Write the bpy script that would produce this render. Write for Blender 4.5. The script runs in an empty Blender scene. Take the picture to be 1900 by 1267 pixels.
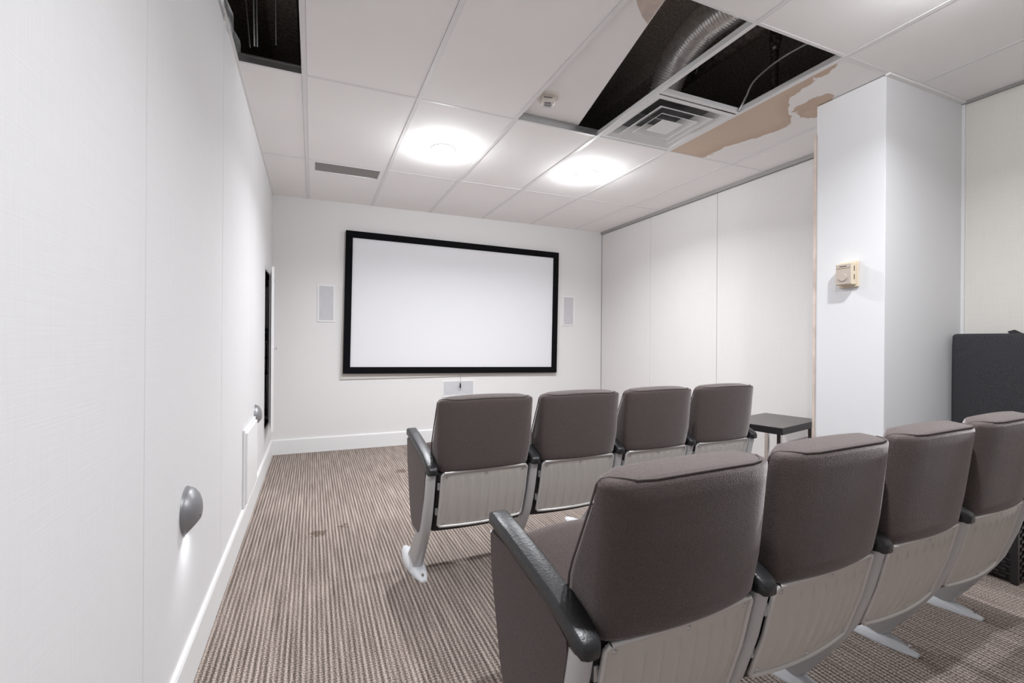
import bpy, bmesh, math, random
from mathutils import Vector, Matrix
random.seed(4)
C = bpy.context.scene.collection
PI = math.pi

# ------------------------------------------------------------------ camera
def make_camera():
    yaw, pitch, roll, f = 0.4021, -0.0002, 0.0071, 870.46
    fw = Vector((math.sin(yaw)*math.cos(pitch), math.cos(yaw)*math.cos(pitch), math.sin(pitch)))
    r = Vector((math.cos(yaw), -math.sin(yaw), 0)); u = r.cross(fw)
    r2 = math.cos(roll)*r + math.sin(roll)*u; u2 = -math.sin(roll)*r + math.cos(roll)*u
    cd = bpy.data.cameras.new('camera'); co = bpy.data.objects.new('camera', cd); C.objects.link(co)
    m = Matrix((r2, u2, -fw)).transposed().to_4x4(); m.translation = Vector((0.3559, -4.9686, 1.091))
    co.matrix_world = m
    cd.sensor_width = 36; cd.lens = f/1900*36; cd.clip_start = .02
    bpy.context.scene.camera = co
make_camera()

# ------------------------------------------------------------------ world, lamps, exposure
sc = bpy.context.scene
w = bpy.data.worlds.new('world'); sc.world = w; w.use_nodes = True
w.node_tree.nodes['Background'].inputs[0].default_value = (.9, .93, 1, 1)
w.node_tree.nodes['Background'].inputs[1].default_value = .28
sc.view_settings.view_transform = 'Standard'; sc.view_settings.look = 'None'
sc.view_settings.gamma = 1; sc.view_settings.use_curve_mapping = False
sc.view_settings.exposure = 0.32
LAMP_W = 17.0
LAMPS = [(1.2025, -1.70, 1.0), (2.395, -1.70, 1.0), (1.2025, -4.5, .85), (2.395, -4.14, .72)]

H = 2.463                       # ceiling height
XK = [.3076 + .5965*k for k in range(6)]
YL = [-1.0864 - 1.2192*k for k in range(5)]
WR = 3.684; WC = 3.749; YR = -7.0
COLX = 3.03; COLY0 = -3.515; COLY1 = -3.16

# ------------------------------------------------------------------ materials
def mat(name, col, rough=.6, metal=0, spec=.5, bump=None, var=0, vscale=3, trans=0, emit=None, alpha=None):
    m = bpy.data.materials.new(name); m.use_nodes = True; nt = m.node_tree; b = nt.nodes['Principled BSDF']
    b.inputs['Base Color'].default_value = (*col, 1); b.inputs['Roughness'].default_value = rough
    b.inputs['Metallic'].default_value = metal; b.inputs['Specular IOR Level'].default_value = spec
    if trans: b.inputs['Transmission Weight'].default_value = trans
    if alpha is not None: b.inputs['Alpha'].default_value = alpha
    if emit: b.inputs['Emission Color'].default_value = (*emit[0], 1); b.inputs['Emission Strength'].default_value = emit[1]
    tc = nt.nodes.new('ShaderNodeTexCoord')
    if var:
        n = nt.nodes.new('ShaderNodeTexNoise'); n.inputs['Scale'].default_value = vscale; n.inputs['Detail'].default_value = 5
        nt.links.new(tc.outputs['Object'], n.inputs['Vector'])
        r = nt.nodes.new('ShaderNodeValToRGB'); r.color_ramp.elements[0].position = .35; r.color_ramp.elements[1].position = .65
        r.color_ramp.elements[0].color = (*[c*(1-var) for c in col], 1); r.color_ramp.elements[1].color = (*[min(1, c*(1+var)) for c in col], 1)
        nt.links.new(n.outputs['Fac'], r.inputs['Fac']); nt.links.new(r.outputs['Color'], b.inputs['Base Color'])
    if bump:
        sc_, st = bump
        n = nt.nodes.new('ShaderNodeTexNoise'); n.inputs['Scale'].default_value = sc_; n.inputs['Detail'].default_value = 3
        nt.links.new(tc.outputs['Object'], n.inputs['Vector'])
        bp = nt.nodes.new('ShaderNodeBump'); bp.inputs['Strength'].default_value = st; bp.inputs['Distance'].default_value = .002
        nt.links.new(n.outputs['Fac'], bp.inputs['Height']); nt.links.new(bp.outputs['Normal'], b.inputs['Normal'])
    if name in ('seat_fabric', 'side_panel_fabric'):
        b.inputs['Sheen Weight'].default_value = .8; b.inputs['Sheen Roughness'].default_value = .3; b.inputs['Sheen Tint'].default_value = (.95, .88, .88, 1)
    return m

def weave_mat(name, col, rough=.75):
    """vinyl wall covering: very fine cross-hatched linen print"""
    m = mat(name, col, rough); nt = m.node_tree; b = nt.nodes['Principled BSDF']
    tc = nt.nodes.new('ShaderNodeTexCoord')
    fac = []
    for s in ((220, 220, 6), (6, 6, 260)):
        mp = nt.nodes.new('ShaderNodeMapping'); mp.inputs['Scale'].default_value = s
        n = nt.nodes.new('ShaderNodeTexNoise'); n.inputs['Scale'].default_value = 1; n.inputs['Detail'].default_value = 2
        nt.links.new(tc.outputs['Object'], mp.inputs['Vector']); nt.links.new(mp.outputs['Vector'], n.inputs['Vector']); fac.append(n)
    a = nt.nodes.new('ShaderNodeMath'); a.operation = 'ADD'
    nt.links.new(fac[0].outputs['Fac'], a.inputs[0]); nt.links.new(fac[1].outputs['Fac'], a.inputs[1])
    r = nt.nodes.new('ShaderNodeMapRange'); r.inputs[1].default_value = .7; r.inputs[2].default_value = 1.3
    r.inputs[3].default_value = .975; r.inputs[4].default_value = 1.012
    nt.links.new(a.outputs[0], r.inputs[0])
    mx = nt.nodes.new('ShaderNodeVectorMath'); mx.operation = 'SCALE'; mx.inputs[0].default_value = col
    nt.links.new(r.outputs[0], mx.inputs['Scale']); nt.links.new(mx.outputs[0], b.inputs['Base Color'])
    bp = nt.nodes.new('ShaderNodeBump'); bp.inputs['Strength'].default_value = .15; bp.inputs['Distance'].default_value = .001
    nt.links.new(a.outputs[0], bp.inputs['Height']); nt.links.new(bp.outputs['Normal'], b.inputs['Normal'])
    return m

def carpet_mat():
    m = mat('carpet', (.3, .25, .21), .95, spec=.1); nt = m.node_tree; b = nt.nodes['Principled BSDF']
    N = nt.nodes.new; L = nt.links.new
    tc = N('ShaderNodeTexCoord')
    def noise(scale, detail=2):
        mp = N('ShaderNodeMapping'); mp.inputs['Scale'].default_value = scale
        n = N('ShaderNodeTexNoise'); n.inputs['Scale'].default_value = 1; n.inputs['Detail'].default_value = detail
        L(tc.outputs['Object'], mp.inputs['Vector']); L(mp.outputs['Vector'], n.inputs['Vector']); return n.outputs['Fac']
    def math_(op, a, bb, c=None):
        n = N('ShaderNodeMath'); n.operation = op
        for i, v in enumerate((a, bb, c)):
            if v is None: continue
            if isinstance(v, (int, float)): n.inputs[i].default_value = v
            else: L(v, n.inputs[i])
        return n.outputs[0]
    sep = N('ShaderNodeSeparateXYZ'); L(tc.outputs['Object'], sep.inputs[0])
    wob = math_('MULTIPLY', noise((30, 8, 1)), .004)
    xx = math_('ADD', sep.outputs[0], wob)
    rib = math_('SINE', math_('MULTIPLY', xx, 2*PI/.0175), 0)       # ribs run towards the screen wall
    tuft = math_('SINE', math_('MULTIPLY', math_('ADD', sep.outputs[1], math_('MULTIPLY', noise((60, 4, 1)), .01)), 2*PI/.0125), 0)
    fac = math_('ADD', .5, math_('MULTIPLY', rib, .24))
    fac = math_('ADD', fac, math_('MULTIPLY', tuft, .09))
    fac = math_('ADD', fac, math_('MULTIPLY', math_('SUBTRACT', noise((75, 3.0, 1)), .5), .75))
    fac = math_('ADD', fac, math_('MULTIPLY', math_('SUBTRACT', noise((230, 200, 1)), .5), 1.9))
    fac = math_('ADD', fac, math_('MULTIPLY', math_('SUBTRACT', noise((1.3, 1.3, 1), 4), .5), .25))
    r = N('ShaderNodeValToRGB'); e = r.color_ramp.elements
    e[0].position = .1; e[0].color = (.085, .067, .058, 1); e[1].position = .9; e[1].color = (.52, .445, .40, 1)
    x = e.new(.5); x.color = (.24, .194, .168, 1)
    L(fac, r.inputs['Fac'])
    # spilt-drink stains
    col = r.outputs['Color']
    for (sx, sy, rad) in ((.391, -2.111, .055), (.52, -2.05, .03), (1.05, -1.0, .06)):
        d = N('ShaderNodeVectorMath'); d.operation = 'DISTANCE'; d.inputs[1].default_value = (sx, sy, 0)
        L(tc.outputs['Object'], d.inputs[0])
        dd = math_('ADD', d.outputs['Value'], math_('MULTIPLY', math_('SUBTRACT', noise((28, 28, 1), 3), .5), .13))
        mr = N('ShaderNodeMapRange'); mr.inputs[1].default_value = rad*.6; mr.inputs[2].default_value = rad; mr.inputs[3].default_value = .6; mr.inputs[4].default_value = 0
        L(dd, mr.inputs[0])
        mx = N('ShaderNodeMix'); mx.data_type = 'RGBA'; mx.blend_type = 'MULTIPLY'
        L(mr.outputs[0], mx.inputs[0]); L(col, mx.inputs[6]); mx.inputs[7].default_value = (.3, .22, .15, 1); col = mx.outputs[2]
    L(col, b.inputs['Base Color'])
    bp = N('ShaderNodeBump'); bp.inputs['Strength'].default_value = .6; bp.inputs['Distance'].default_value = .004
    L(fac, bp.inputs['Height']); L(bp.outputs['Normal'], b.inputs['Normal'])
    return m

def stain_mat():
    """white tile with a tan water stain (tile-local: x -0.3..0.3, y -0.6..0.6, far end = +y)"""
    m = mat('stained_tile', (.8, .8, .8), .85); nt = m.node_tree; b = nt.nodes['Principled BSDF']; N = nt.nodes.new; L = nt.links.new
    tc = N('ShaderNodeTexCoord'); sep = N('ShaderNodeSeparateXYZ'); L(tc.outputs['Object'], sep.inputs[0])
    def M(op, a, bb=0.):
        n = N('ShaderNodeMath'); n.operation = op
        for i, v in enumerate((a, bb)):
            if isinstance(v, (int, float)): n.inputs[i].default_value = v
            else: L(v, n.inputs[i])
        return n.outputs[0]
    n1 = N('ShaderNodeTexNoise'); n1.inputs['Scale'].default_value = 5.5; n1.inputs['Detail'].default_value = 6; L(tc.outputs['Object'], n1.inputs['Vector'])
    nz = M('SUBTRACT', n1.outputs['Fac'], .5)
    x, y = sep.outputs[0], sep.outputs[1]
    # boundary x_b(y): wide in the middle, narrow towards the near end
    fc = N('ShaderNodeFloatCurve'); cv = fc.mapping.curves[0]
    pts = [(-.62, -.30), (-.50, -.25), (-.40, -.235), (-.30, -.21), (-.20, -.14), (-.13, -.05), (-.07, .03), (-.03, .10), (.04, .14), (.145, .10), (.274, .055), (.383, .027), (.531, .02), (.62, .02)]
    for i, (a, q) in enumerate(pts):
        u_, v_ = (a+.62)/1.24, (q+.4)/.8
        if i < 2:
            cv.points[i].location = (u_, v_)
        else: cv.points.new(u_, v_)
    fc.mapping.update()
    L(M('DIVIDE', M('ADD', y, .62), 1.24), fc.inputs['Value'])
    xb = M('SUBTRACT', M('MULTIPLY', fc.outputs[0], .8), .4)
    xb = M('ADD', xb, M('MULTIPLY', nz, .22))
    body = M('SUBTRACT', xb, x)                                   # >0 inside
    def dist(px, py, rad, amp):
        d = N('ShaderNodeVectorMath'); d.operation = 'DISTANCE'; d.inputs[1].default_value = (px, py, 0); L(tc.outputs['Object'], d.inputs[0])
        return M('SUBTRACT', M('ADD', d.outputs['Value'], M('MULTIPLY', nz, amp)), rad)
    body = M('MAXIMUM', body, M('MULTIPLY', dist(.07, -.18, .10, .38), -1))
    body = M('MAXIMUM', body, M('MULTIPLY', dist(.02, -.31, .055, .3), -1))
    edge = N('ShaderNodeMapRange'); edge.inputs[1].default_value = 0; edge.inputs[2].default_value = .006; L(body, edge.inputs[0])
    rim = N('ShaderNodeValToRGB'); e = rim.color_ramp.elements
    e[0].position = 0; e[0].color = (.60, .45, .35, 1); e[1].position = .12; e[1].color = (.68, .54, .43, 1); L(body, rim.inputs['Fac'])
    mx = N('ShaderNodeMix'); mx.data_type = 'RGBA'; L(edge.outputs[0], mx.inputs[0]); mx.inputs[6].default_value = (.93, .905, .895, 1)
    L(rim.outputs['Color'], mx.inputs[7]); L(mx.outputs[2], b.inputs['Base Color'])
    return m

def grille_mat(name, c1, c2, scale):
    m = mat(name, c1, .6); nt = m.node_tree; b = nt.nodes['Principled BSDF']
    tc = nt.nodes.new('ShaderNodeTexCoord'); v = nt.nodes.new('ShaderNodeTexVoronoi'); v.inputs['Scale'].default_value = scale; v.inputs['Randomness'].default_value = 0
    nt.links.new(tc.outputs['Object'], v.inputs['Vector'])
    r = nt.nodes.new('ShaderNodeValToRGB'); r.color_ramp.elements[0].position = .25; r.color_ramp.elements[1].position = .35
    r.color_ramp.elements[0].color = (*c2, 1); r.color_ramp.elements[1].color = (*c1, 1)
    nt.links.new(v.outputs['Distance'], r.inputs['Fac']); nt.links.new(r.outputs['Color'], b.inputs['Base Color']); return m

M = dict(
    wall=weave_mat('wall_vinyl', (.725, .72, .722)), wallr=weave_mat('wall_vinyl_warm', (.72, .70, .685)),
    beige=weave_mat('wall_vinyl_beige', (.75, .725, .675)), paint=mat('column_paint', (.74, .74, .75), .7, bump=(300, .1)),
    backwall=mat('screen_wall_paint', (.76, .745, .74), .7, bump=(250, .1)), base=mat('baseboard_paint', (.80, .80, .80), .45),
    tile=mat('ceiling_tile', (.95, .925, .915), .9, bump=(350, .25), var=.012, vscale=2), tee=mat('tee_white', (.84, .825, .82), .5),
    stain=stain_mat(), stainedge=mat('bare_drywall', (.62, .52, .46), .9, var=.15, vscale=9), carpet=carpet_mat(),
    deck=mat('void_deck', (.62, .56, .51), .95, bump=(90, .6), var=.25, vscale=60), galv=mat('galvanised', (.55, .56, .57), .38, .9),
    fabric=mat('seat_fabric', (.100, .081, .076), .92, spec=.15, bump=(420, .9), var=.12, vscale=260),
    piping=mat('seat_piping', (.10, .085, .082), .9, spec=.2), panelfab=mat('side_panel_fabric', (.085, .068, .063), .9, spec=.15, bump=(420, .6)),
    silver=mat('satin_silver_paint', (.60, .575, .55), .42, .35), silver2=mat('cast_silver_leg', (.55, .55, .56), .4, .25),
    foot=mat('pale_cast_foot', (.74, .76, .79), .35, .2), black=mat('black_plastic', (.018, .018, .02), .35, bump=(160, .35)),
    arm=mat('black_leatherette', (.014, .0145, .016), .38, spec=.6, bump=(150, .45)), shell=mat('black_shell', (.012, .011, .011), .6),
    chrome=mat('chrome', (.75, .75, .76), .12, 1), screenf=mat('black_velvet', (.003, .003, .004), .9, spec=.15), screen=mat('projection_screen', (.76, .76, .785), .8),
    board=mat('backing_board', (.60, .57, .54), .7), grille=grille_mat('speaker_grille', (.60, .60, .62), (.52, .52, .54), 260),
    cone=mat('speaker_cone', (.53, .53, .55), .7), white=mat('white_plastic', (.82, .82, .82), .4),
    vent=grille_mat('perforated_grey', (.30, .28, .265), (.18, .165, .155), 130),
    steel=mat('sconce_grey', (.27, .27, .28), .42, .45), lens=mat('sconce_lens', (.9, .9, .9), .3, emit=((.93, .96, 1), 5)),
    lamp=mat('lamp_lens', (1, 1, 1), .3, emit=((.93, .96, 1), 14)), cream=mat('cream_plastic', (.72, .62, .48), .5), taupe=mat('taupe_plastic', (.50, .43, .37), .5),
    dark=mat('dark_slot', (.02, .015, .012), .7), clear=mat('clear_plastic', (.95, .93, .92), .08, trans=.8), detector=mat('detector_plastic', (.78, .72, .66), .45),
    foil=mat('foil_duct', (.80, .78, .76), .30, .7, var=.12, vscale=40), brownduct=mat('lined_duct', (.36, .31, .27), .7, var=.25, vscale=70),
    pipe=mat('old_pipe', (.10, .08, .07), .5, .3, var=.5, vscale=40), tape=mat('taped_joint', (.22, .19, .17), .3, .6, var=.6, vscale=60),
    cable=mat('white_cable', (.75, .74, .73), .4), sheet=mat('plastic_sheet', (.75, .78, .80), .25, trans=.35, alpha=.75),
    rimsilver=mat('rim_silver', (.66, .65, .64), .35, .4),
    pan=mat('dark_pan', (.10, .10, .10), .6),
    tabletop=mat('table_black_wood', (.085, .074, .07), .36, var=.1, vscale=30), tableedge=mat('table_edge', (.018, .016, .017), .4),
    wicker=mat('black_wicker', (.012, .011, .012), .38, spec=.6), cushion=mat('charcoal_cushion', (.05, .05, .054), .95, spec=.1, bump=(400, 1.), var=.3, vscale=300),
    shadowgap=mat('painted_shadow_gap', (.33, .32, .31), .6), rackbox=mat('rack_black', (.02, .02, .022), .5), rackgrey=mat('rack_grey', (.7, .69, .69), .5, .2),
)

# ------------------------------------------------------------------ helpers
def tag(o, label=None, cat=None, group=None, kind=None):
    if label: o['label'] = label
    if cat: o['category'] = cat
    if group: o['group'] = group
    if kind: o['kind'] = kind
    return o
def empty(name, loc=(0, 0, 0), rz=0, **k):
    o = bpy.data.objects.new(name, None); C.objects.link(o); o.location = loc; o.rotation_euler.z = rz
    o.empty_display_size = .1
    return tag(o, **k)
def obj(name, bm, m, parent=None, smooth=False, angle=None):
    me = bpy.data.meshes.new(name); bmesh.ops.recalc_face_normals(bm, faces=bm.faces); bm.to_mesh(me); bm.free()
    for i in (m if isinstance(m, (list, tuple)) else [m]): me.materials.append(i)
    if smooth:
        for p in me.polygons: p.use_smooth = True
        if angle: me.set_sharp_from_angle(angle=math.radians(angle))
    o = bpy.data.objects.new(name, me); C.objects.link(o)
    if parent: o.parent = parent
    return o
def struct(name, bm, m, parent=None, **k):
    o = obj(name, bm, m, parent, **k)
    if not parent: o['kind'] = 'structure'
    return o
def box(bm, x0, x1, y0, y1, z0, z1, bev=0, seg=2, mi=0):
    r = bmesh.ops.create_cube(bm, size=1); vs = r['verts']
    for v in vs: v.co = Vector(((x0+x1)/2 + v.co.x*(x1-x0), (y0+y1)/2 + v.co.y*(y1-y0), (z0+z1)/2 + v.co.z*(z1-z0)))
    fs = {f for v in vs for f in v.link_faces}
    for f in fs: f.material_index = mi
    if bev:
        es = list({e for v in vs for e in v.link_edges})
        bmesh.ops.bevel(bm, geom=es, offset=bev, segments=seg, affect='EDGES', profile=.5)
    return bm
def B(*a, **k): return box(bmesh.new(), *a, **k)
def tube(bm, pts, rad, n=10, cap=True):
    pts = [Vector(p) for p in pts]; rads = rad if isinstance(rad, (list, tuple)) else [rad]*len(pts)
    rings = []; prev = None
    for i, p in enumerate(pts):
        t = (pts[min(i+1, len(pts)-1)] - pts[max(i-1, 0)]).normalized()
        if prev is None: a = t.orthogonal().normalized()
        else: a = (prev - t*prev.dot(t)).normalized()
        prev = a; b = t.cross(a)
        rings.append([bm.verts.new(p + (a*math.cos(2*PI*j/n) + b*math.sin(2*PI*j/n))*rads[i]) for j in range(n)])
    for r0, r1 in zip(rings, rings[1:]):
        for j in range(n): bm.faces.new((r0[j], r0[(j+1) % n], r1[(j+1) % n], r1[j]))
    if cap: bm.faces.new(rings[0][::-1]); bm.faces.new(rings[-1])
    return bm
def prism(bm, poly, axis, a, b, mi=0):
    """polygon in the plane normal to axis (0=x: yz, 1=y: xz, 2=z: xy), extruded a..b"""
    def P(p, t): return {0: (t, p[0], p[1]), 1: (p[0], t, p[1]), 2: (p[0], p[1], t)}[axis]
    v0 = [bm.verts.new(P(p, a)) for p in poly]; v1 = [bm.verts.new(P(p, b)) for p in poly]; n = len(poly)
    fs = [bm.faces.new(v0), bm.faces.new(v1[::-1])] + [bm.faces.new((v0[i], v0[(i+1) % n], v1[(i+1) % n], v1[i])) for i in range(n)]
    for f in fs: f.material_index = mi
    return bm
def loft(bm, rings, cap=True):
    R = [[bm.verts.new(p) for p in r] for r in rings]; n = len(R[0])
    for a, b in zip(R, R[1:]):
        for j in range(n): bm.faces.new((a[j], a[(j+1) % n], b[(j+1) % n], b[j]))
    if cap: bm.faces.new(R[0][::-1]); bm.faces.new(R[-1])
    return bm
def cuts(bm, axis, vals):
    no = [0, 0, 0]; no[axis] = 1
    for v in vals:
        co = [0, 0, 0]; co[axis] = v
        bmesh.ops.bisect_plane(bm, geom=bm.verts[:]+bm.edges[:]+bm.faces[:], plane_co=co, plane_no=no)
def lin(a, b, n): return [a + (b-a)*(i+1)/(n+1) for i in range(n)]
def bez(p0, p1, p2, p3, n):
    p0, p1, p2, p3 = map(Vector, (p0, p1, p2, p3))
    return [p0*(1-t)**3 + p1*3*t*(1-t)**2 + p2*3*t*t*(1-t) + p3*t**3 for t in [i/n for i in range(n+1)]]
def spline(pts, n=6):
    pts = [Vector(p) for p in pts]; out = []
    for i in range(len(pts)-1):
        p0 = pts[max(i-1, 0)]; p1 = pts[i]; p2 = pts[i+1]; p3 = pts[min(i+2, len(pts)-1)]
        for k in range(n):
            t = k/n
            out.append(.5*((2*p1) + (-p0+p2)*t + (2*p0-5*p1+4*p2-p3)*t*t + (-p0+3*p1-3*p2+p3)*t**3))
    return out + [pts[-1]]

# ------------------------------------------------------------------ room shell
struct('floor', B(-.1, 4.0, YR-.1, .1, -.06, 0), M['carpet'])

# left wall: backing with the equipment niche cut out, vinyl panels in front of it
NY0, NY1, NZ0, NZ1 = -.685, -.235, .36, 1.665
bm = bmesh.new()
for (a, b, c, d) in ((YR, NY0, 0, H+.02), (NY1, .1, 0, H+.02), (NY0, NY1, 0, NZ0), (NY0, NY1, NZ1, H+.02)):
    box(bm, -.12, -.008, a, b, c, d)
wl = struct('wall_left', bm, M['wall'])
jy = [0, -.71, -1.66, -2.64, -3.64, -4.64, -5.64, -6.64, YR]
for a, b in zip(jy, jy[1:]):
    bm = bmesh.new()
    y1, y0 = a-.0015, b+.0015
    if b < -3 or a < -1:
        box(bm, -.010, 0, y0, y1, 0, H+.005, bev=.002, seg=1)
    elif a == 0:
        box(bm, -.010, 0, y0, NY0, 0, H+.005); box(bm, -.010, 0, NY1, y1, 0, H+.005)
        box(bm, -.010, 0, NY0, NY1, 0, NZ0); box(bm, -.010, 0, NY0, NY1, NZ1, H+.005)
    else:
        box(bm, -.010, 0, y0, y1, 0, H+.005, bev=.002, seg=1)
    obj('wall_panel', bm, M['wall'], wl)
# right wall, behind the column
wr = struct('wall_right', B(WR+.010, WR+.14, -3.3, .1, 0, 2.44), M['wallr'])
for a, b in ((0, -.92), (-.92, -1.82), (-1.82, -2.72), (-2.72, -3.2)):
    obj('wall_panel', B(WR, WR+.012, b+.0015, a-.0015, 0, 2.43, bev=.002, seg=1), M['wallr'], wr)
wr2 = struct('wall_right_front', B(WC+.010, WC+.14, YR, -3.5, 0, H+.02), M['beige'])
for a, b in ((-3.515, -4.42), (-4.42, -5.33), (-5.33, -6.24), (-6.24, YR)):
    obj('wall_panel', B(WC, WC+.012, b+.0015, a-.0015, 0, H+.005, bev=.002, seg=1), M['beige'], wr2)
struct('wall_back', B(-.12, WR+.14, 0, .12, 0, H+.02), M['backwall'])
bm = B(-.12, .35, YR-.12, YR, 0, H+.02); box(bm, 3.45, WC+.14, YR-.12, YR, 0, H+.02); box(bm, .35, 3.45, YR-.12, YR, 2.25, H+.02)
struct('wall_rear', bm, M['wall'])                       # wide unseen opening, added to let world light in as fill
# boxed column
bm = B(COLX, WC+.1, COLY0, COLY1, 0, H-.004, bev=.003, seg=2)
struct('wall_column', bm, M['paint'])
struct('trim_1', B(COLX-.004, COLX+.012, COLY1, COLY1+.014, 0, 2.30), M['stainedge'])          # bare edge at the back of the column
struct('trim_2', B(WC-.012, WC, COLY0-.014, COLY0, 0, H-.004), M['base'])
struct('trim_3', B(WR-.02, WR+.02, -3.2, 0, 2.432, H-.001), M['shadowgap'])  # grey strip paints the dark shadow gap where right wall meets ceiling
struct('trim_4', B(WC-.02, WC+.02, YR, COLY0, H-.016, H-.001), M['shadowgap'])  # same painted shadow line along the front part of the right wall
struct('trim_5', B(COLX-.006, WC-.02, COLY0-.022, COLY0, H-.012, H-.002), M['tee'])
struct('trim_6', B(WR-.006, WR, -.006, 0, 0, 2.43), M['shadowgap'])  # thin grey strip, shade line painted down the back right corner
struct('trim_7', B(0, .014, YR, 0, H-.006, H-.0005), M['tee'])
# baseboards
prof = lambda x0, s: [(x0, 0), (x0+s*.014, 0), (x0+s*.014, .132), (x0+s*.010, .142), (x0, .142)]
struct('baseboard_left', prism(bmesh.new(), prof(0, 1), 1, YR, -.0), M['base'])
struct('baseboard_back', prism(bmesh.new(), [(-p[0]*1, p[1]) for p in prof(0, 1)], 0, .014, WR), M['base'])
struct('baseboard_right', prism(bmesh.new(), prof(WR, -1), 1, COLY1, -.014), M['base'])
struct('baseboard_column', B(COLX-.012, COLX, COLY0-.012, COLY1, 0, .12, bev=.003), M['base'])

# ------------------------------------------------------------------ ceiling: runners, cross tees, tiles
cy = [0]+YL[:5]+[YR]
def tees():
    bm = bmesh.new()
    for x in XK:                                        # cross tees, flush white flange and web above
        box(bm, x-.012, x+.012, YR, 0, H-.002, H); box(bm, x-.001, x+.001, YR, 0, H, H+.035)
    for y in YL:
        box(bm, 0, WC, y-.0088, y+.007, H-.0016, H+.0004)
    return bm
ce = struct('ceiling', tees(), M['tee'])
web = bmesh.new()
for y in YL: box(web, 0, WC, y-.0015, y+.0015, H, H+.042); box(web, 0, WC, y-.004, y+.004, H+.036, H+.044)
obj('runner_web', web, M['galv'], ce)
xs = [0]+XK+[WC]
HOLES = {(0, 2), (3, 2), (4, 2)}                        # (column, row) with no tile
random.seed(3)
for r in range(len(cy)-1):
    for c in range(len(xs)-1):
        if (c, r) in HOLES: continue
        x0, x1, y1, y0 = xs[c], xs[c+1], cy[r], cy[r+1]
        if r < 3 and c == len(xs)-2: x1 = WR if r < 2 else WC
        g = .0128 if c > 0 else 0
        lx0 = x0+(.0128 if c > 0 else .0); lx1 = x1-(.0128 if c < len(xs)-2 else 0)
        ly0, ly1 = y0+.0015+(.007 if 1 else 0)-.007, y1-.0085
        if r == 0: ly1 = y1
        ce_x, ce_y = (lx0+lx1)/2, (ly0+ly1)/2; dx, dy = (lx1-lx0)/2, (ly1-ly0)/2
        if (c, r) == (2, 0) or (c, r) == (1, 0):
            pass
        t = random.uniform(0, .0012)
        if (c, r) == (1, 0):
            # tile with the slot of the linear return grille cut through it
            bm = bmesh.new(); a = ce_y+dy
            sy0, sy1 = -1.052-ce_y, -.832-ce_y
            box(bm, -dx, dx, sy1, dy, 0, .016); box(bm, -dx, dx, -dy, sy0, 0, .016)
            box(bm, -dx, .362-ce_x, sy0, sy1, 0, .016); box(bm, .858-ce_x, dx, sy0, sy1, 0, .016)
            dyy = None
        else:
            bm = B(-dx, dx, -dy, dy, 0, .016, bev=.001, seg=1)
        o = obj('ceiling_tile', bm, M['stain'] if (c, r) == (5, 2) else M['tile'], ce)
        o.location = (ce_x, ce_y, H-.0012+t)
        if (c, r) == (5, 2): o['label'] = 'white ceiling tile with a tan water stain'
# structure above the ceiling
bm = bmesh.new()
box(bm, -.3, 4.2, YR-.1, .1, 3.10, 3.2)
for x in (.1, 2.55): box(bm, x, x+.16, YR, .1, 2.98, 3.10)
struct('ceiling_deck', bm, M['deck'])
bm = bmesh.new()
box(bm, -.3, -.13, YR-.1, .1, H+.03, 3.1); box(bm, 3.95, 4.2, YR-.1, .1, H+.03, 3.1); box(bm, -.3, 4.2, .0, .15, H+.03, 3.1); box(bm, -.3, 4.2, YR-.2, YR, H+.03, 3.1)
box(bm, -.3, -.008, YR, .1, H+.022, H+.03); box(bm, WC+.012, 4.2, YR, .1, H+.022, H+.03)
struct('wall_plenum', bm, M['deck'])

# ------------------------------------------------------------------ theatre chairs
P = .4976
def yr(z):                                              # rear line of the chair, side view
    ks = [(.0, .235), (.13, .15), (.26, .075), (.40, .03), (.53, 0), (.70, -.022), (.90, -.045)]
    for (a, b), (c, d) in zip(ks, ks[1:]):
        if z <= c: return b + (d-b)*(z-a)/(c-a)
    return ks[-1][1]
def yf(z):
    ks = [(.0, .30), (.40, .155), (.52, .125), (.65, .095), (.80, .045), (.90, .025)]
    for (a, b), (c, d) in zip(ks, ks[1:]):
        if z <= c: return b + (d-b)*(z-a)/(c-a)
    return ks[-1][1]
def bulge(x): u = 2*x/P-1; return -.030*(1-u*u)
def arch(x): u = 2*x/P-1; return .013*(1-u*u)
BX0, BX1, BZ0, BZ1 = .0225, P-.0215, .517, .832
def back_map(v):
    x, t, z = v                                         # t: 0 rear .. 1 front
    zz = z + arch(x)*max(0, (z-.5)/(BZ1-.5))**1.5 - .012*(1-t if z > .7 else 0)*0
    ya, yb = yr(zz)+bulge(x), yf(zz)+bulge(x)*.35
    e = max(0, (abs(2*x/P-1)-.68)/.22); top = min(1, max(0, (z-.60)/.2))
    ya += .018*e*e*(.5+.5*top); yb -= .030*min(1, e)**1.5*top
    if z > .78: zz += .010*t*(1-e*.8)*(z-.78)/.05
    narrow = 1-.062*max(0, (.62-z)/.1)
    return Vector((P/2+(x-P/2)*narrow, ya+(yb-ya)*t, zz))
def backrest_bm():
    T = .085
    bm = B(BX0, BX1, 0, T, BZ0, BZ1)
    es = bm.edges[:]
    bmesh.ops.bevel(bm, geom=es, offset=.016, segments=3, affect='EDGES', profile=.5)
    cuts(bm, 0, lin(BX0+.016, BX1-.016, 9)); cuts(bm, 2, lin(BZ0+.016, BZ1-.016, 9))
    for v in bm.verts: v.co = back_map((v.co.x, v.co.y/T, v.co.z))
    return bm
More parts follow.
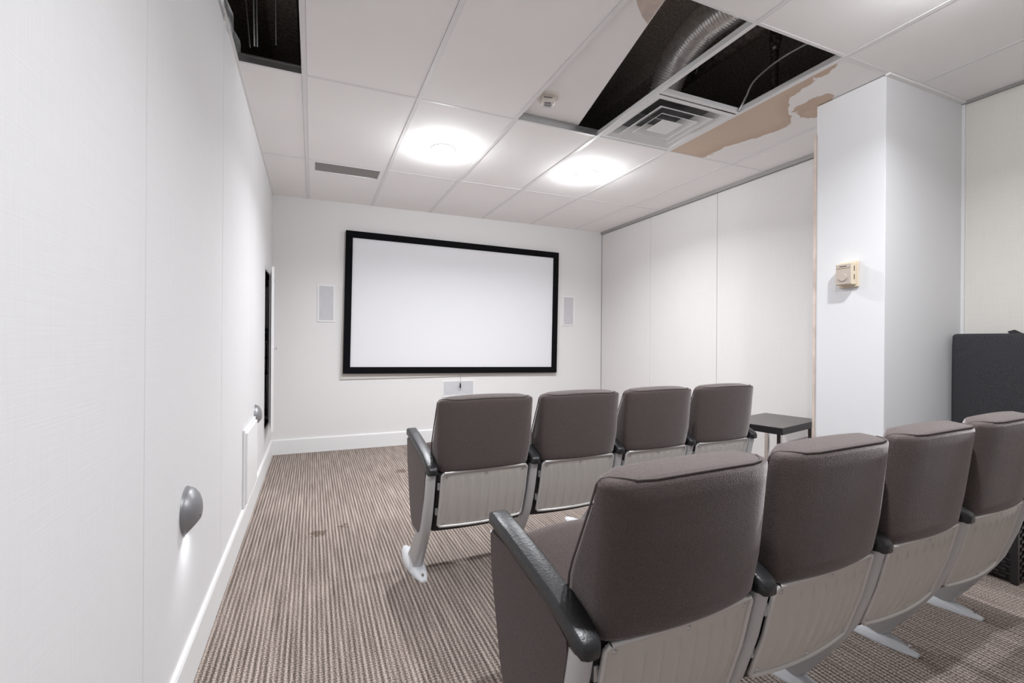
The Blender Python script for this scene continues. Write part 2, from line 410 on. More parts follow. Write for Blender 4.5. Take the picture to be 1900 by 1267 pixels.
def backrest_piping(r=.0026):
    """one seam: down the front edge of each side, crossing to the rear edge over the top"""
    pts = []; x0, x1 = BX0, BX1; tf, tr = .95, .06
    half = [(x0-.001, tf, z) for z in lin(BZ0+.01, BZ1-.03, 8)] + [(x0+.001, .90, BZ1-.012), (x0+.008, .78, BZ1-.003), (x0+.020, .55, BZ1+.0), (x0+.036, .26, BZ1+.001), (x0+.056, .09, BZ1-.001)]
    pts = half + [(x, tr, BZ1-.003) for x in lin(x0+.06, x1-.06, 9)] + [(P-a, t, z) for a, t, z in half[::-1]]
    return tube(bmesh.new(), [back_map(p) for p in pts], r, 6)
def arm_bm():
    st = [(.405, .628, .018, .012), (.40, .632, .023, .017), (.385, .635, .025, .018), (.30, .620, .026, .019), (.18, .594, .026, .019), (.09, .572, .026, .020), (.045, .556, .026, .021), (.008, .539, .026, .021), (-.012, .531, .023, .018), (-.021, .528, .015, .012)]
    rings = []
    for (y, zc, hw, hh) in st:
        ring = []
        for j in range(16):
            a = 2*PI*j/16; c, s = math.cos(a), math.sin(a)
            e = .38
            ring.append((hw*math.copysign(abs(c)**e, c), y, zc + hh*math.copysign(abs(s)**e, s)))
        rings.append(ring)
    return loft(bmesh.new(), rings)
def leg_bm():
    zs = [.0, .03, .08, .13, .18, .23, .28, .34, .40, .46, .515]
    depth = [.175, .165, .15, .14, .13, .12, .11, .095, .08, .07, .06]
    hw = [.024, .023, .022, .022, .022, .022, .022, .022, .021, .021, .021]
    rings = []
    for z, d, h in zip(zs, depth, hw):
        y0 = yr(z)-.012*min(1, z/.3); y1 = y0+d
        r = [(-h, y0+.018), (-h*.75, y0+.006), (-h*.3, y0), (h*.3, y0), (h*.75, y0+.006), (h, y0+.018), (h*.8, y1-.01), (h*.3, y1), (-h*.3, y1), (-h*.8, y1-.01)]
        rings.append([(a, b, max(z, .004)) for a, b in r])
    return loft(bmesh.new(), rings)
def foot_bm():
    # long pointed casting, ridge in the middle
    bm = bmesh.new(); st = []
    n = 14
    for i in range(n+1):
        t = i/n; y = .118+.40*t
        wv = .046*math.sin(PI*min(1, (t*.93+.035)))**.62
        hgt = .010+.026*math.sin(PI*t)**.8
        st.append([(-wv, y, 0), (-wv, y, .006), (-wv*.72, y, hgt*.7), (-wv*.35, y, hgt), (wv*.35, y, hgt), (wv*.72, y, hgt*.7), (wv, y, .006), (wv, y, 0)])
    return loft(bm, st)
def side_bm():
    poly = [(.385, .612), (.40, .60), (.385, .50), (.335, .30), (.30, .225), (.275, .205), (.16, .205), (.125, .225), (.085, .30), (.055, .40), (.035, .50), (.03, .53), (.10, .555), (.30, .600)]
    bm = prism(bmesh.new(), poly, 0, -.021, .021)
    bmesh.ops.bevel(bm, geom=[e for e in bm.edges if abs(e.verts[0].co.x-e.verts[1].co.x) < 1e-6], offset=.006, segments=2, affect='EDGES')
    return bm
PX0, PX1, PZ0, PZ1 = .046, P-.040, .262, .512
def panel_pt(x, z, d=0): return Vector((x, yr(z)+bulge(x)*.8+.006-d, z + .010*(1-(2*x/P-1)**2)*(1 if z > .4 else -.4)))
def back_panel_bm():
    bm = bmesh.new(); nx, nz = 72, 8
    ribs = [PX0 + (PX1-PX0)*(k+1)/9.0 for k in range(8)]
    def d(x, z):
        inside = min(1, max(0, (z-(PZ0+.022))/.008))*min(1, max(0, ((PZ1-.030)-z)/.008))
        v = 0
        for r in ribs: v += .0050*math.exp(-((x-r)/.0042)**2)*inside
        return v
    zs = [PZ0, PZ0+.021, PZ0+.027, PZ0+.034, .35, .40, .45, PZ1-.042, PZ1-.034, PZ1-.029, PZ1]
    g = [[bm.verts.new(panel_pt(PX0+(PX1-PX0)*i/nx, z, d(PX0+(PX1-PX0)*i/nx, z))) for i in range(nx+1)] for z in zs]
    for a, b in zip(g, g[1:]):
        for i in range(nx): bm.faces.new((a[i], a[i+1], b[i+1], b[i]))
    r = bmesh.ops.extrude_face_region(bm, geom=bm.faces[:])
    for v in [v for v in r['geom'] if isinstance(v, bmesh.types.BMVert)]: v.co.y += .004
    return bm
def rim_bm():
    n = 16; pts = []
    c = .010
    for i in range(n+1): pts.append(panel_pt(PX0+c+(PX1-PX0-2*c)*i/n, PZ1, 0))
    for i in range(9): pts.append(panel_pt(PX1, PZ1-c-(PZ1-PZ0-2*c)*i/8, 0))
    for i in range(n+1): pts.append(panel_pt(PX1-c-(PX1-PX0-2*c)*i/n, PZ0, 0))
    for i in range(9): pts.append(panel_pt(PX0, PZ0+c+(PZ1-PZ0-2*c)*i/8, 0))
    pts.append(pts[0]); return tube(bmesh.new(), pts, .0065, 8, cap=False)
def screw_bm(x, z):
    bm = bmesh.new(); bmesh.ops.create_cone(bm, cap_ends=True, segments=12, radius1=.0065, radius2=.004, depth=.004, matrix=Matrix.Translation(panel_pt(x, z, .001)) @ Matrix.Rotation(PI/2, 4, 'X'))
    return bm
def shell_bm():
    bm = B(.028, P-.028, 0, .06, .226, .52, bev=.012, seg=2)
    cuts(bm, 0, lin(.05, P-.05, 9)); cuts(bm, 2, lin(.24, .50, 5))
    for v in bm.verts: v.co.y = v.co.y + yr(v.co.z) + bulge(v.co.x)*.8 + .018
    return bm
def cushion_bm(r=0):
    # tipped-up seat pad, pivoting low behind the arm posts
    L_, T, x0, x1 = .41, .10, .036, P-.036
    bm = B(x0, x1, 0, L_, -T, 0)
    bmesh.ops.bevel(bm, geom=bm.edges[:], offset=.028, segments=4, affect='EDGES', profile=.5)
    cuts(bm, 0, lin(x0+.03, x1-.03, 7)); cuts(bm, 1, lin(.03, L_-.03, 7))
    for v in bm.verts:
        u = 2*(v.co.x-x0)/(x1-x0)-1; w_ = 2*v.co.y/L_-1
        if v.co.z > -T/2: v.co.z += .016*(1-u*u)*(1-w_*w_)
        if v.co.y > .3: v.co.y += .02*(1-u*u)
    m = Matrix.Translation((0, .125, .275)) @ Matrix.Rotation(math.radians(CA), 4, 'X')
    for v in bm.verts: v.co = m @ v.co
    return bm
CA = 46
def hinge_bm(z): return B(.031, .043, yr(z)+.002, yr(z)+.02, z-.016, z+.016, bev=.002)
def build_side(chair, dx):
    a = obj('armrest', arm_bm(), M['arm'], chair, smooth=True, angle=50)
    l = obj('leg', leg_bm(), M['silver2'], chair, smooth=True, angle=45)
    s = obj('side_panel', side_bm(), M['panelfab'], chair, smooth=True, angle=40)
    f = obj('foot', foot_bm(), M['foot'], chair, smooth=True, angle=50)
    b = bmesh.new(); bmesh.ops.create_cone(b, cap_ends=True, segments=8, radius1=.006, radius2=.005, depth=.008, matrix=Matrix.Translation((0, .145, .022)))
    bo = obj('bolt', b, M['chrome'], f)
    for o in (a, l, s, f): o.location.x = dx
def make_chair():
    t = empty('theatre_chair')
    br = obj('backrest', backrest_bm(), M['fabric'], t, smooth=True)
    obj('piping', backrest_piping(), M['piping'], br, smooth=True)
    obj('seat_cushion', cushion_bm(), M['fabric'], t, smooth=True)
    obj('seat_shell', shell_bm(), M['shell'], t, smooth=True, angle=40)
    bp = obj('back_panel', back_panel_bm(), M['silver'], t, smooth=True, angle=60)
    obj('panel_rim', rim_bm(), M['rimsilver'], bp, smooth=True)
    for x, z in ((PX0+.022, PZ1-.018), (P/2, PZ1-.018), (PX1-.022, PZ1-.018), (PX0+.022, PZ0+.016), (P/2, PZ0+.014), (PX1-.022, PZ0+.016)):
        obj('screw', screw_bm(x, z), M['galv'], bp)
    for z in (.455, .335): obj('hinge', hinge_bm(z), M['galv'], t)
    build_side(t, 0)
    return t
def copy_tree(o, parent=None):
    c = o.copy(); C.objects.link(c)
    if parent: c.parent = parent
    for ch in list(o.children): copy_tree(ch, c)
    return c
proto = make_chair()
ROWS = [('front', .8312, -2.9852, .0341), ('back', .8248, -4.2285, .0588)]
LAB = {
 ('front', 0): 'grey-brown theatre chair of the front row at its open end nearest the left wall',
 ('front', 1): 'grey-brown theatre chair second from the left in the front row, below the screen',
 ('front', 2): 'grey-brown theatre chair third from the left in the front row',
 ('front', 3): 'grey-brown theatre chair ending the front row beside the small black table',
 ('back', 0): 'large nearest theatre chair with a dark back and a long black armrest in the foreground',
 ('back', 1): 'theatre chair of the back row directly right of the nearest one',
 ('back', 2): 'theatre chair of the back row in front of the white column',
 ('back', 3): 'theatre chair of the back row cut by the right edge, beside the black wicker seat',
}
first = True
for row, x0, y0, r in ROWS:
    for k in range(4):
        c = proto if first else copy_tree(proto); first = False
        c.location = (x0+P*k*math.cos(r), y0+P*k*math.sin(r), 0); c.rotation_euler.z = r
        tag(c, LAB[(row, k)], 'chair', f'theatre chairs of the {row} row')
        if k == 3: build_side(c, P)

# ------------------------------------------------------------------ screen and speakers on the back wall
bd = prism(bmesh.new(), [(.645, 2.165), (3.04, 2.14), (3.033, .712), (.611, .700)], 1, -.012, -.0002)
tag(obj('backing_board', bd, M['board']), 'beige backing board showing as a strip below and left of the screen', 'board')
sw, sh, fb = 2.395, 1.425, .066
s = empty('projection_screen', (1.8425, -.028, 1.4545), label='large white fixed projection screen in a wide black frame on the back wall', cat='screen')
s.rotation_euler = (0, math.radians(.8), 0)
obj('screen_fabric', B(-sw/2+fb-.002, sw/2-fb+.002, -.002, .010, -sh/2+fb-.002, sh/2-fb+.002), M['screen'], s)
for (a, b, c, d) in ((-sw/2, sw/2, sh/2-fb, sh/2), (-sw/2, sw/2, -sh/2, -sh/2+fb), (-sw/2, -sw/2+fb, -sh/2+fb, sh/2-fb), (sw/2-fb, sw/2, -sh/2+fb, sh/2-fb)):
    obj('frame_bar', B(a, b, -.018, .014, c, d, bev=.003, seg=2), M['screenf'], s)
cord = empty('pull_cord', (1.845, -.03, .72), label='thin pull cord with a black tassel hanging below the screen', cat='cord')
obj('string', tube(bmesh.new(), [(0, -.012, .04), (.002, -.006, -.03), (0, -.003, -.09)], .0012, 5), M['black'], cord)
bm = bmesh.new(); tube(bm, [(0, -.003, -.085), (0, -.003, -.095), (0, -.003, -.135), (0, -.003, -.142)], [.003, .0075, .0085, .004], 10); obj('tassel', bm, M['black'], cord, smooth=True)
def speaker(x0, x1, z0, z1, label, cones):
    t = empty('wall_speaker', ((x0+x1)/2, 0, (z0+z1)/2), label=label, cat='speaker', group='flush speakers around the screen')
    w2, h2 = (x1-x0)/2, (z1-z0)/2; bm = bmesh.new(); f = .014
    box(bm, -w2, w2, -.006, -.0002, h2-f, h2); box(bm, -w2, w2, -.006, -.0002, -h2, -h2+f); box(bm, -w2, -w2+f, -.006, -.0002, -h2+f, h2-f); box(bm, w2-f, w2, -.006, -.0002, -h2+f, h2-f)
    obj('bezel', bm, M['white'], t)
    obj('grille', B(-w2+f, w2-f, -.004, -.0002, -h2+f, h2-f), M['grille'], t)
    for (cx, cz, r) in cones:
        bm = bmesh.new()
        pts = [(cx+r*math.cos(a*PI/12), -.0045, cz+r*math.sin(a*PI/12)) for a in range(25)]
        tube(bm, pts, .0012, 4, cap=False); obj('driver_ring', bm, M['cone'], t)
speaker(.398, .558, 1.270, 1.636, 'tall flush wall speaker left of the screen', [(0, .10, .048), (0, -.09, .05), (0, .005, .03)])
speaker(3.126, 3.288, 1.284, 1.644, 'tall flush wall speaker right of the screen', [(0, .10, .048), (0, -.09, .05), (0, .005, .03)])
speaker(1.650, 2.017, .484, .660, 'wide low flush wall speaker below the screen behind the pull cord', [(-.10, 0, .05), (.10, 0, .05), (0, 0, .03)])

# ------------------------------------------------------------------ left wall fittings
def sconce(y, z, label):
    t = empty('step_light', (0, y, z), label=label, cat='wall light', group='dome step lights on the left wall')
    R, D = .070, .040
    bm = bmesh.new(); n, mrings = 32, 9
    # dome of the hood, open in its lower front
    grid = []
    for i in range(mrings+1):
        ph = i/mrings*PI/2; ring = []
        for j in range(n):
            a = 2*PI*j/n
            yy, zz, xx = R*math.cos(ph)*math.cos(a), R*math.cos(ph)*math.sin(a), D*math.sin(ph)
            ring.append(bm.verts.new((xx+.004, yy, zz)))
        grid.append(ring)
    for a, b in zip(grid, grid[1:]):
        for j in range(n):
            try: bm.faces.new((a[j], a[(j+1) % n], b[(j+1) % n], b[j]))
            except ValueError: pass
    bmesh.ops.remove_doubles(bm, verts=bm.verts, dist=.0004)
    # slanting cut: removes what lies below the line from the rim's foot to the nose of the hood
    bmesh.ops.bisect_plane(bm, geom=bm.verts[:]+bm.edges[:]+bm.faces[:], plane_co=(.012, 0, -.058), plane_no=(1.05, 0, -1), clear_outer=True)
    r = bmesh.ops.solidify(bm, geom=bm.faces[:], thickness=.003)
    obj('hood', bm, M['steel'], t, smooth=True, angle=40)
    bm = bmesh.new(); bmesh.ops.create_cone(bm, cap_ends=True, segments=32, radius1=R+.003, radius2=R+.001, depth=.006, matrix=Matrix.Translation((.003, 0, 0)) @ Matrix.Rotation(PI/2, 4, 'Y')); obj('rim', bm, M['steel'], t, smooth=True, angle=30)
    bm = bmesh.new()
    for k in range(3): box(bm, .010+k*.005, .012+k*.005, -.032, .032, -.052+k*.004, -.034+k*.004)
    obj('louvre', bm, M['white'], t)
    obj('lamp_lens', B(.008, .026, -.03, .03, -.034, -.028), M['lens'], t)
    bm = bmesh.new(); bmesh.ops.create_cone(bm, cap_ends=True, segments=10, radius1=.003, radius2=.003, depth=.004, matrix=Matrix.Translation((.040, -.018, -.014)) @ Matrix.Rotation(PI/2, 4, 'Y')); obj('screw', bm, M['dark'], t)
    l = bpy.data.lights.new('step_light_beam', 'AREA'); l.shape = 'RECTANGLE'; l.size = .05; l.size_y = .02; l.energy = .2; l.color = (.93, .96, 1); l.spread = 2.2
    lo = bpy.data.objects.new('step_light_beam', l); C.objects.link(lo); lo.location = (.034, 0, -.040); lo.parent = t; lo.rotation_euler = (0, math.radians(-12), 0)
sconce(-3.25, .565, 'larger nearer grey dome step light low on the left wall')
sconce(-1.365, .578, 'smaller farther grey dome step light above the white access panel')
t = empty('access_panel', (0, -1.70, .36), label='white raised access panel low on the left wall above the baseboard', cat='panel')
obj('frame', B(.0002, .012, -.27, .27, -.215, .222, bev=.003), M['white'], t)
obj('door_leaf', B(.010, .024, -.25, .25, -.195, .203, bev=.004), M['white'], t)
# equipment niche
struct('wall_niche', (lambda bm: (box(bm, -.52, -.50, NY0-.02, NY1+.02, NZ0-.02, NZ1+.02), box(bm, -.50, -.01, NY0-.02, NY0, NZ0-.02, NZ1+.02), box(bm, -.50, -.01, NY1, NY1+.02, NZ0-.02, NZ1+.02), box(bm, -.50, -.01, NY0, NY1, NZ0-.02, NZ0), box(bm, -.50, -.01, NY0, NY1, NZ1, NZ1+.02), bm)[-1])(bmesh.new()), M['rackbox'])
t = empty('equipment_rack', (-.22, (NY0+NY1)/2, NZ0), label='black equipment rack with vented shelves inside the left wall niche', cat='rack')
bm = bmesh.new()
for sy in (-.21, .20): box(bm, .13, .15, sy, sy+.015, 0, 1.29)
obj('rail', bm, M['rackgrey'], t)
for z in [.92+.028*i for i in range(12)] + [.62+.022*i for i in range(4)] + [.20+.03*i for i in range(8)]:
    obj('vent_slat', B(.12, .135, -.19, .19, z, z+.012), M['rackgrey'], t)
for z, h in ((.50, .07), (.60, .05), (.86, .04), (.10, .05), (.03, .05)):
    obj('device', B(-.18, .14, -.19, .19, z, z+h, bev=.003), M['rackbox'], t)
for i in range(6):
    z0, z1 = random.uniform(.5, .6), random.uniform(.02, .12)
    y = -.15+.06*i
    bm = tube(bmesh.new(), spline([(.145, y, z0), (.175, y+.03, z0-.12), (.165, y-.03, (z0+z1)/2), (.15, y+.02, z1)], 8), .004, 6)
    obj('rack_cable', bm, M['cable'] if i % 3 == 0 else M['black'], t)
nx = [z for z in [.86+.026*i for i in range(15)] + [.60+.026*i for i in range(5)] + [.14+.022*i for i in range(14)]]
for z in nx: obj('vent_slat', B(.160, .205, .196, .208, z, z+.011, bev=.001, seg=1), M['rackgrey'], t)
obj('side_rail', B(.155, .212, .208, .222, .02, 1.26), M['rackgrey'], t)
for z, h in ((.72, .07), (.80, .03), (.56, .02), (.42, .04), (.06, .06), (1.20, .06)): obj('device', B(.10, .212, .15, .207, z, z+h, bev=.002), M['rackbox'], t)
for i in range(3):
    bm = tube(bmesh.new(), spline([(.20, .18, .70-.03*i), (.206, .13+.02*i, .55), (.195, .16, .40-.05*i), (.206, .12, .24), (.198, .17, .08+.03*i)], 8), .0035, 6)
    obj('rack_cable', bm, M['cable'] if i == 1 else M['black'], t)
t = empty('niche_door', (0.004, NY1, NZ0), label='white niche door slightly ajar with a small round knob on the left wall', cat='door')
t.rotation_euler.z = math.radians(5.2)
obj('door_leaf', B(.0, .020, -.462, 0, -.02, NZ1-NZ0+.02, bev=.002), M['base'], t)
bm = bmesh.new(); tube(bm, [(.02, -.43, .66), (.028, -.43, .66), (.03, -.43, .66), (.036, -.43, .66), (.042, -.43, .66), (.045, -.43, .66)], [.006, .005, .010, .014, .011, .004], 14)
obj('knob', bm, M['chrome'], t, smooth=True)
obj('catch', B(.018, .026, -.43, -.415, 1.20, 1.23), M['galv'], t)

# ------------------------------------------------------------------ thermostat on the column
t = empty('thermostat', (COLX, -3.345, 1.465), label='cream thermostat in a deep square cover on the white column', cat='thermostat')
obj('back_plate', B(-.012, -.0002, -.050, .050, -.070, .070, bev=.003), M['cream'], t)
body = obj('cover', B(-.052, -.012, -.041, .041, -.058, .056, bev=.003), M['cream'], t)
obj('face_plate', B(-.056, -.052, -.038, .038, -.055, .026, bev=.001), M['taupe'], t)
obj('face_plate', B(-.056, -.052, -.038, .038, .031, .053, bev=.001), M['taupe'], t)
bm = bmesh.new(); bmesh.ops.create_cone(bm, cap_ends=True, segments=28, radius1=.022, radius2=.020, depth=.006, matrix=Matrix.Translation((-.058, 0, -.018)) @ Matrix.Rotation(-PI/2, 4, 'Y')); obj('dial', bm, M['taupe'], t, smooth=True, angle=30)
obj('label_strip', B(-.0572, -.056, -.018, .018, .0395, .0425), M['dark'], t)
for z in (.015, -.03): obj('slot', B(-.032, -.026, -.0416, -.040, z-.001, z+.026), M['dark'], t)

# ------------------------------------------------------------------ side table
NT = Vector((3.075, -2.925)); EX = Vector((.59, .14)).normalized(); 
t = empty('side_table', (NT.x, NT.y, 0), math.atan2(EX.y, EX.x), label='small black side table with chrome legs between the front row and the column', cat='table')
TW, TD, TH = .58, .38, .558
tt = obj('tabletop', B(0, TW, 0, TD, TH-.045, TH-.001, bev=.0015, seg=1), M['tableedge'], t)
obj('top_surface', B(.001, TW-.001, .001, TD-.001, TH-.002, TH), M['tabletop'], tt)
for x, y in ((.045, .03), (TW-.07, .03), (.045, TD-.055), (TW-.07, TD-.055)):
    obj('leg', B(x, x+.026, y, y+.026, 0, TH-.045, bev=.002), M['chrome'], t)

# ------------------------------------------------------------------ wicker seat with tall cushion
t = empty('wicker_seat', (3.30, -3.91, 0), label='black wicker seat with a tall charcoal back cushion at the right edge', cat='seat')
obj('base_core', B(.008, .43, .008, .37, .02, .43), M['shell'], t)
bm = bmesh.new(); k = 0
for z in [.02+.0165*i for i in range(25)]:
    for i in range(15):
        ph = (i+k) % 2
        y0 = .01+.024*i; o = -.003 if ph else .003
        box(bm, o, o+.006, y0, y0+.024, z, z+.012)
        x0 = .01+.0275*i
        box(bm, x0, x0+.0275, o, o+.006, z, z+.012)
    k += 1
st = obj('weave', bm, M['wicker'], t); st['kind'] = 'stuff'
for x, y in ((0, 0), (.41, 0), (0, .35), (.41, .35)): obj('corner_post', B(x-.004, x+.022, y-.004, y+.022, .0, .44, bev=.005), M['wicker'], t)
obj('seat_cushion', B(.0, .30, .0, .37, .43, .50, bev=.02, seg=3), M['cushion'], t, smooth=True)
bm = B(.31, .43, -.02, .378, .45, 1.15, bev=.018, seg=3); cuts(bm, 1, lin(.0, .36, 6)); cuts(bm, 2, lin(.5, 1.1, 6))
for v in bm.verts:
    if v.co.x < .35: v.co.x -= .012*math.cos((v.co.z-.8)*2.2)*math.cos((v.co.y-.18)*4)
obj('back_cushion', bm, M['cushion'], t, smooth=True)
obj('cushion_tab', prism(bmesh.new(), [(.10, 1.145), (.135, 1.168), (.16, 1.16), (.15, 1.145)], 0, .33, .345), M['cushion'], t)

# ------------------------------------------------------------------ ceiling fittings
def downlight(x, y, k, label, seen):
    if seen:
        t = empty('downlight', (x, y, H), label=label, cat='ceiling light', group='round recessed downlights')
        bm = bmesh.new(); n = 40
        rings = [[(r*math.cos(2*PI*j/n), r*math.sin(2*PI*j/n), z) for j in range(n)] for r, z in ((.088, -.002), (.088, -.005), (.082, -.008), (.072, -.008), (.068, -.004))]
        loft(bm, rings, cap=False); obj('trim_ring', bm, M['white'], t, smooth=True)
        bm = bmesh.new(); rings = [[(r*math.cos(2*PI*j/n), r*math.sin(2*PI*j/n), z) for j in range(n)] for r, z in ((.078, -.003), (.076, -.014), (.066, -.024), (.045, -.031), (.02, -.034), (.003, -.035))]
        loft(bm, rings); obj('lens', bm, M['lamp'], t, smooth=True)
    l = bpy.data.lights.new('downlight_lamp', 'POINT'); l.shadow_soft_size = .022; l.energy = LAMP_W*k; l.color = (.945, .965, 1.0)
    lo = bpy.data.objects.new('downlight_lamp', l); C.objects.link(lo); lo.location = (x, y, H-.044)
    l = bpy.data.lights.new('downlight_beam', 'AREA'); l.shape = 'DISK'; l.size = .06; l.energy = LAMP_W*k*1.25; l.color = (.945, .965, 1.0); l.spread = 2.6
    lo = bpy.data.objects.new('downlight_beam', l); C.objects.link(lo); lo.location = (x, y, H-.042)
downlight(*LAMPS[0], 'round lit downlight on the left, above the left half of the screen', True)
downlight(*LAMPS[1], 'round lit downlight on the right, beside the square air diffuser', True)
for x, y, k in LAMPS[2:4]: downlight(x, y, k, 'round lit downlight above the back row, out of frame on the '+('left' if x < 2 else 'right'), True)

t = empty('return_grille', (.61, -.942, H), label='grey perforated linear return grille in the ceiling near the left wall', cat='vent')
obj('perforated_plate', B(-.248, .248, -.110, .110, .006, .009), M['vent'], t)
bm = bmesh.new(); box(bm, -.248, .248, -.110, -.106, -.002, .01); box(bm, -.248, .248, .106, .110, -.002, .01); box(bm, -.248, -.244, -.106, .106, -.002, .01); box(bm, .244, .248, -.106, .106, -.002, .01)
obj('frame', bm, M['tee'], t)

# square four-way diffuser
DX, DY, DS = (XK[3]+XK[4])/2, -2.3056-.3048, .2855
t = empty('air_diffuser', (DX, DY, H), label='white square air diffuser with nested louvre rings below the silver duct', cat='vent')
def sq(h, z): return [(-h, -h, z), (h, -h, z), (h, h, z), (-h, h, z)]
def ringm(bm, seq): return loft(bm, [sq(h, z) for h, z in seq]+[sq(*seq[0])], cap=False)
bm = ringm(bmesh.new(), [(DS, -.001), (DS, -.004), (.262, -.004), (.235, .010), (.205, .055), (.207, .057), (.24, .012), (.262, .001)]); obj('frame', bm, M['white'], t)
for a, b, z in ((.200, .128, .0), (.138, .078, -.003)):
    obj('louvre_ring', ringm(bmesh.new(), [(a, -.010+z), (b, .030), (b, .033), (a, -.007+z)]), M['white'], t)
bm = loft(bmesh.new(), [sq(.085, -.012), sq(.03, .012), sq(.03, .016), sq(.085, -.009)], cap=True); obj('centre_plate', B(-.078, .078, -.078, .078, -.013, -.009, bev=.001), M['white'], t)
bm.free()
obj('back_pan', B(-.209, .209, -.209, .209, .056, .060), M['pan'], t)
bm = bmesh.new()
obj('hanger_bracket', box(bm, -.20, .20, -.006, .006, .034, .040), M['galv'], t)
# short cross tee behind the diffuser
tag(obj('cross_tee', box(B(XK[3]+.012, XK[4]-.012, DY-.3048-.002-.010, DY-.3048+.008, H-.002, H), XK[3]+.012, XK[4]-.012, DY-.3048-.003, DY-.3048-.001, H, H+.03), M['tee']), 'short white cross tee between the diffuser and the open ceiling hole', 'ceiling tee')
ct = bpy.data.objects['cross_tee']; ct.parent = ce
for k in ('label', 'category'): del ct[k]

# loose ceiling tile, lifted and swung off its grid
TA = math.radians(13)
t = empty('loose_ceiling_tile', (1.955, -2.285, H+.047), -TA, label='loose white ceiling tile lifted askew over the opening left of the duct', cat='ceiling tile')
obj('tile_board', B(-.60, 0, -1.21, 0, 0, .014, bev=.001, seg=1), M['tile'], t)
sp = bmesh.new(); prism(sp, [(-.16, -1.21), (-.005, -1.21), (-.005, -1.02), (-.05, -1.06), (-.10, -1.12)], 2, -.0012, .001); so = obj('water_stain', sp, M['stainedge'], t); so['label'] = 'tan water stain at the tile corner'
# smoke detector under it
t = empty('smoke_detector', (1.600, -2.545, H+.047), -TA, label='cream smoke detector with clear lens under the loose ceiling tile', cat='detector')
bm = bmesh.new(); bmesh.ops.create_cone(bm, cap_ends=True, segments=36, radius1=.062, radius2=.068, depth=.010, matrix=Matrix.Translation((0, 0, -.005))); obj('mounting_plate', bm, M['detector'], t, smooth=True, angle=30)
obj('body', B(-.042, .042, -.030, .030, -.040, -.008, bev=.006, seg=3), M['detector'], t, smooth=True, angle=40)
obj('slot', B(-.03, .02, -.0312, -.029, -.022, -.018), M['dark'], t)
obj('lens', B(-.024, .024, -.018, .018, -.058, -.040, bev=.005, seg=2), M['clear'], t)

# flexible foil duct
def duct(pts, R, n=28, pitch=.017, amp=.006):
    P_ = spline(pts, 30); ln = [0]
    for a, b in zip(P_, P_[1:]): ln.append(ln[-1]+(b-a).length)
    tot = ln[-1]; N_ = int(tot/pitch*4); out, rad = [], []
    j = 0
    for i in range(N_+1):
        s_ = tot*i/N_
        while j < len(ln)-2 and ln[j+1] < s_: j += 1
        t_ = (s_-ln[j])/max(1e-6, ln[j+1]-ln[j]); out.append(P_[j].lerp(P_[j+1], min(1, t_)))
        rad.append(R + amp*(1 if i % 4 == 0 else (-.2 if i % 2 else -1)))
    return tube(bmesh.new(), out, rad, n)
dpts = [(2.375, -2.62, H+.072), (2.375, -2.64, H+.20), (2.365, -2.76, H+.335), (2.36, -2.95, H+.40), (2.375, -3.15, H+.41), (2.42, -3.5, H+.40), (2.44, -4.4, H+.40)]
tag(obj('flexible_duct', duct(dpts, .095), M['foil'], smooth=True), 'silver ribbed flexible duct bending down to the air diffuser', 'duct')
bm = tube(bmesh.new(), [(1.70, .0, H+.50), (1.95, YR+.5, H+.50)], .14, 28)
tag(obj('lined_duct', bm, M['brownduct'], smooth=True, angle=40), 'big dark brown round duct above the ceiling opening', 'duct')
bm = tube(bmesh.new(), [(2.66, -1.5, H+.36), (2.60, -2.6, H+.36), (2.60, -3.0, H+.36), (2.62, -5, H+.36)], .045, 16)
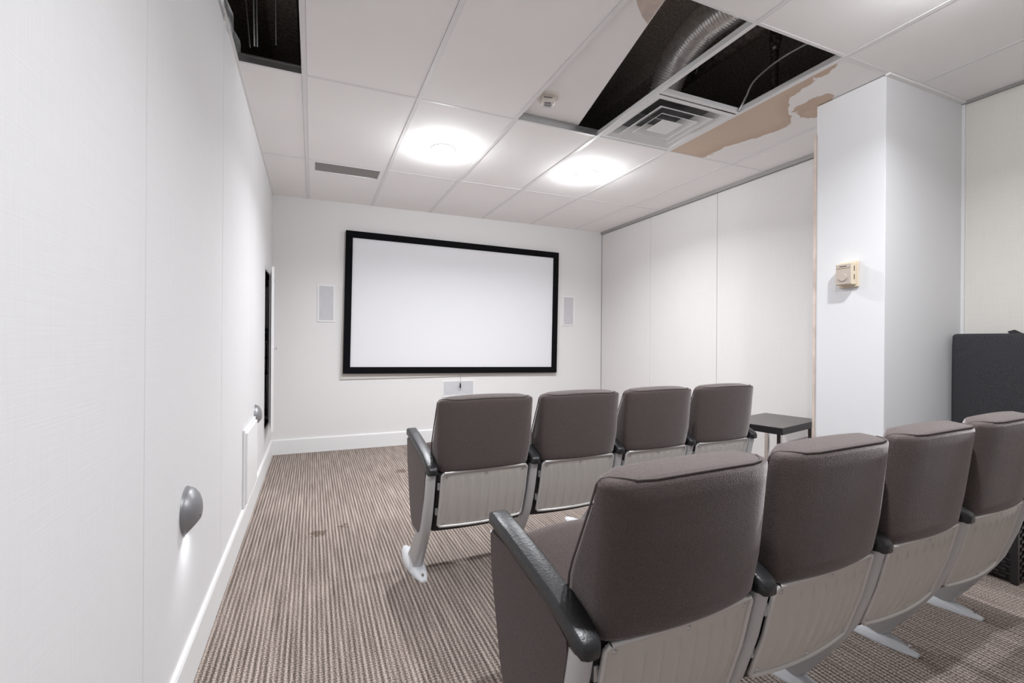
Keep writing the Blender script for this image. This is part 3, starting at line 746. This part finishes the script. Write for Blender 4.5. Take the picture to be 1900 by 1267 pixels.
# vertical old pipe with taped joint
t = empty('drain_pipe', (2.88, -3.0, H+.15), label='old dark pipe with a taped joint in the right ceiling hole', cat='pipe')
a, b = Vector((0, 0, 0)), Vector((.0, -.01, .48))
obj('pipe', tube(bmesh.new(), [a, a.lerp(b, .5), b], .021, 14), M['pipe'], t, smooth=True, angle=40)
obj('taped_joint', tube(bmesh.new(), [a.lerp(b, s_) for s_ in (.45, .5, .6, .68, .75, .85, .95)], [.022, .028, .034, .03, .026, .03, .024], 14), M['tape'], t, smooth=True)
tag(obj('black_pipe', bm, M['pipe'], smooth=True, angle=40), 'long black pipe running behind the tee between the two holes', 'pipe')
wp = spline([(2.672, -2.932, H+.003), (2.695, -2.965, H+.08), (2.722, -2.996, H+.16), (2.791, -3.082, H+.24), (2.821, -3.221, H+.26), (2.86, -3.42, H+.26), (2.9, -3.9, H+.2)], 10)
tag(obj('white_cable', tube(bmesh.new(), wp, .0055, 8), M['cable'], smooth=True), 'white cable arching across the right ceiling hole', 'cable')
tag(obj('hanger_wire', tube(bmesh.new(), [(2.30, -2.97, H+.12), (2.34, -3.02, H+.30)], .0018, 5), M['galv']), 'short thin hanger wire in the right ceiling hole', 'wire')
# left opening: wires, pipe, plastic sheet
t = empty('hanger_wires', (.09, -2.5, H+.04), label='pale hanger wires and thin rod in the left ceiling opening', cat='wire')
for (x0, y0, z0, x1, y1, z1, r) in ((.0, .10, .0, .02, -.30, .60, .004), (.012, .10, .0, .035, -.28, .60, .003), (-.02, .12, .0, -.06, -.05, .55, .003), (.09, .14, .05, .10, -.2, .60, .0018)):
    obj('wire', tube(bmesh.new(), [(x0, y0, z0), ((x0+x1)/2, (y0+y1)/2+.01, (z0+z1)/2), (x1, y1, z1)], r, 6), M['galv'], t)
bm = bmesh.new(); n = 26; g = []
for i in range(n+1):
    t_ = i/n; y = -2.312-1.0*t_; row = []
    for j in range(6):
        s_ = j/5
        x = .004+.028*(1-s_)*(.5+.5*t_)+.006*math.sin(9*t_*PI+2*s_)+.004*math.sin(23*t_+5*s_); z = H+.05-.075*s_*min(1, .35+t_*1.5)+.008*math.sin(14*t_+s_)
        row.append(bm.verts.new((x, y, z)))
    g.append(row)
for a, b in zip(g, g[1:]):
    for j in range(5): bm.faces.new((a[j], a[j+1], b[j+1], b[j]))
bmesh.ops.solidify(bm, geom=bm.faces[:], thickness=.0008)
tag(obj('plastic_sheet', bm, M['sheet'], smooth=True), 'crumpled translucent plastic sheet hanging at the top of the left wall', 'plastic sheet')
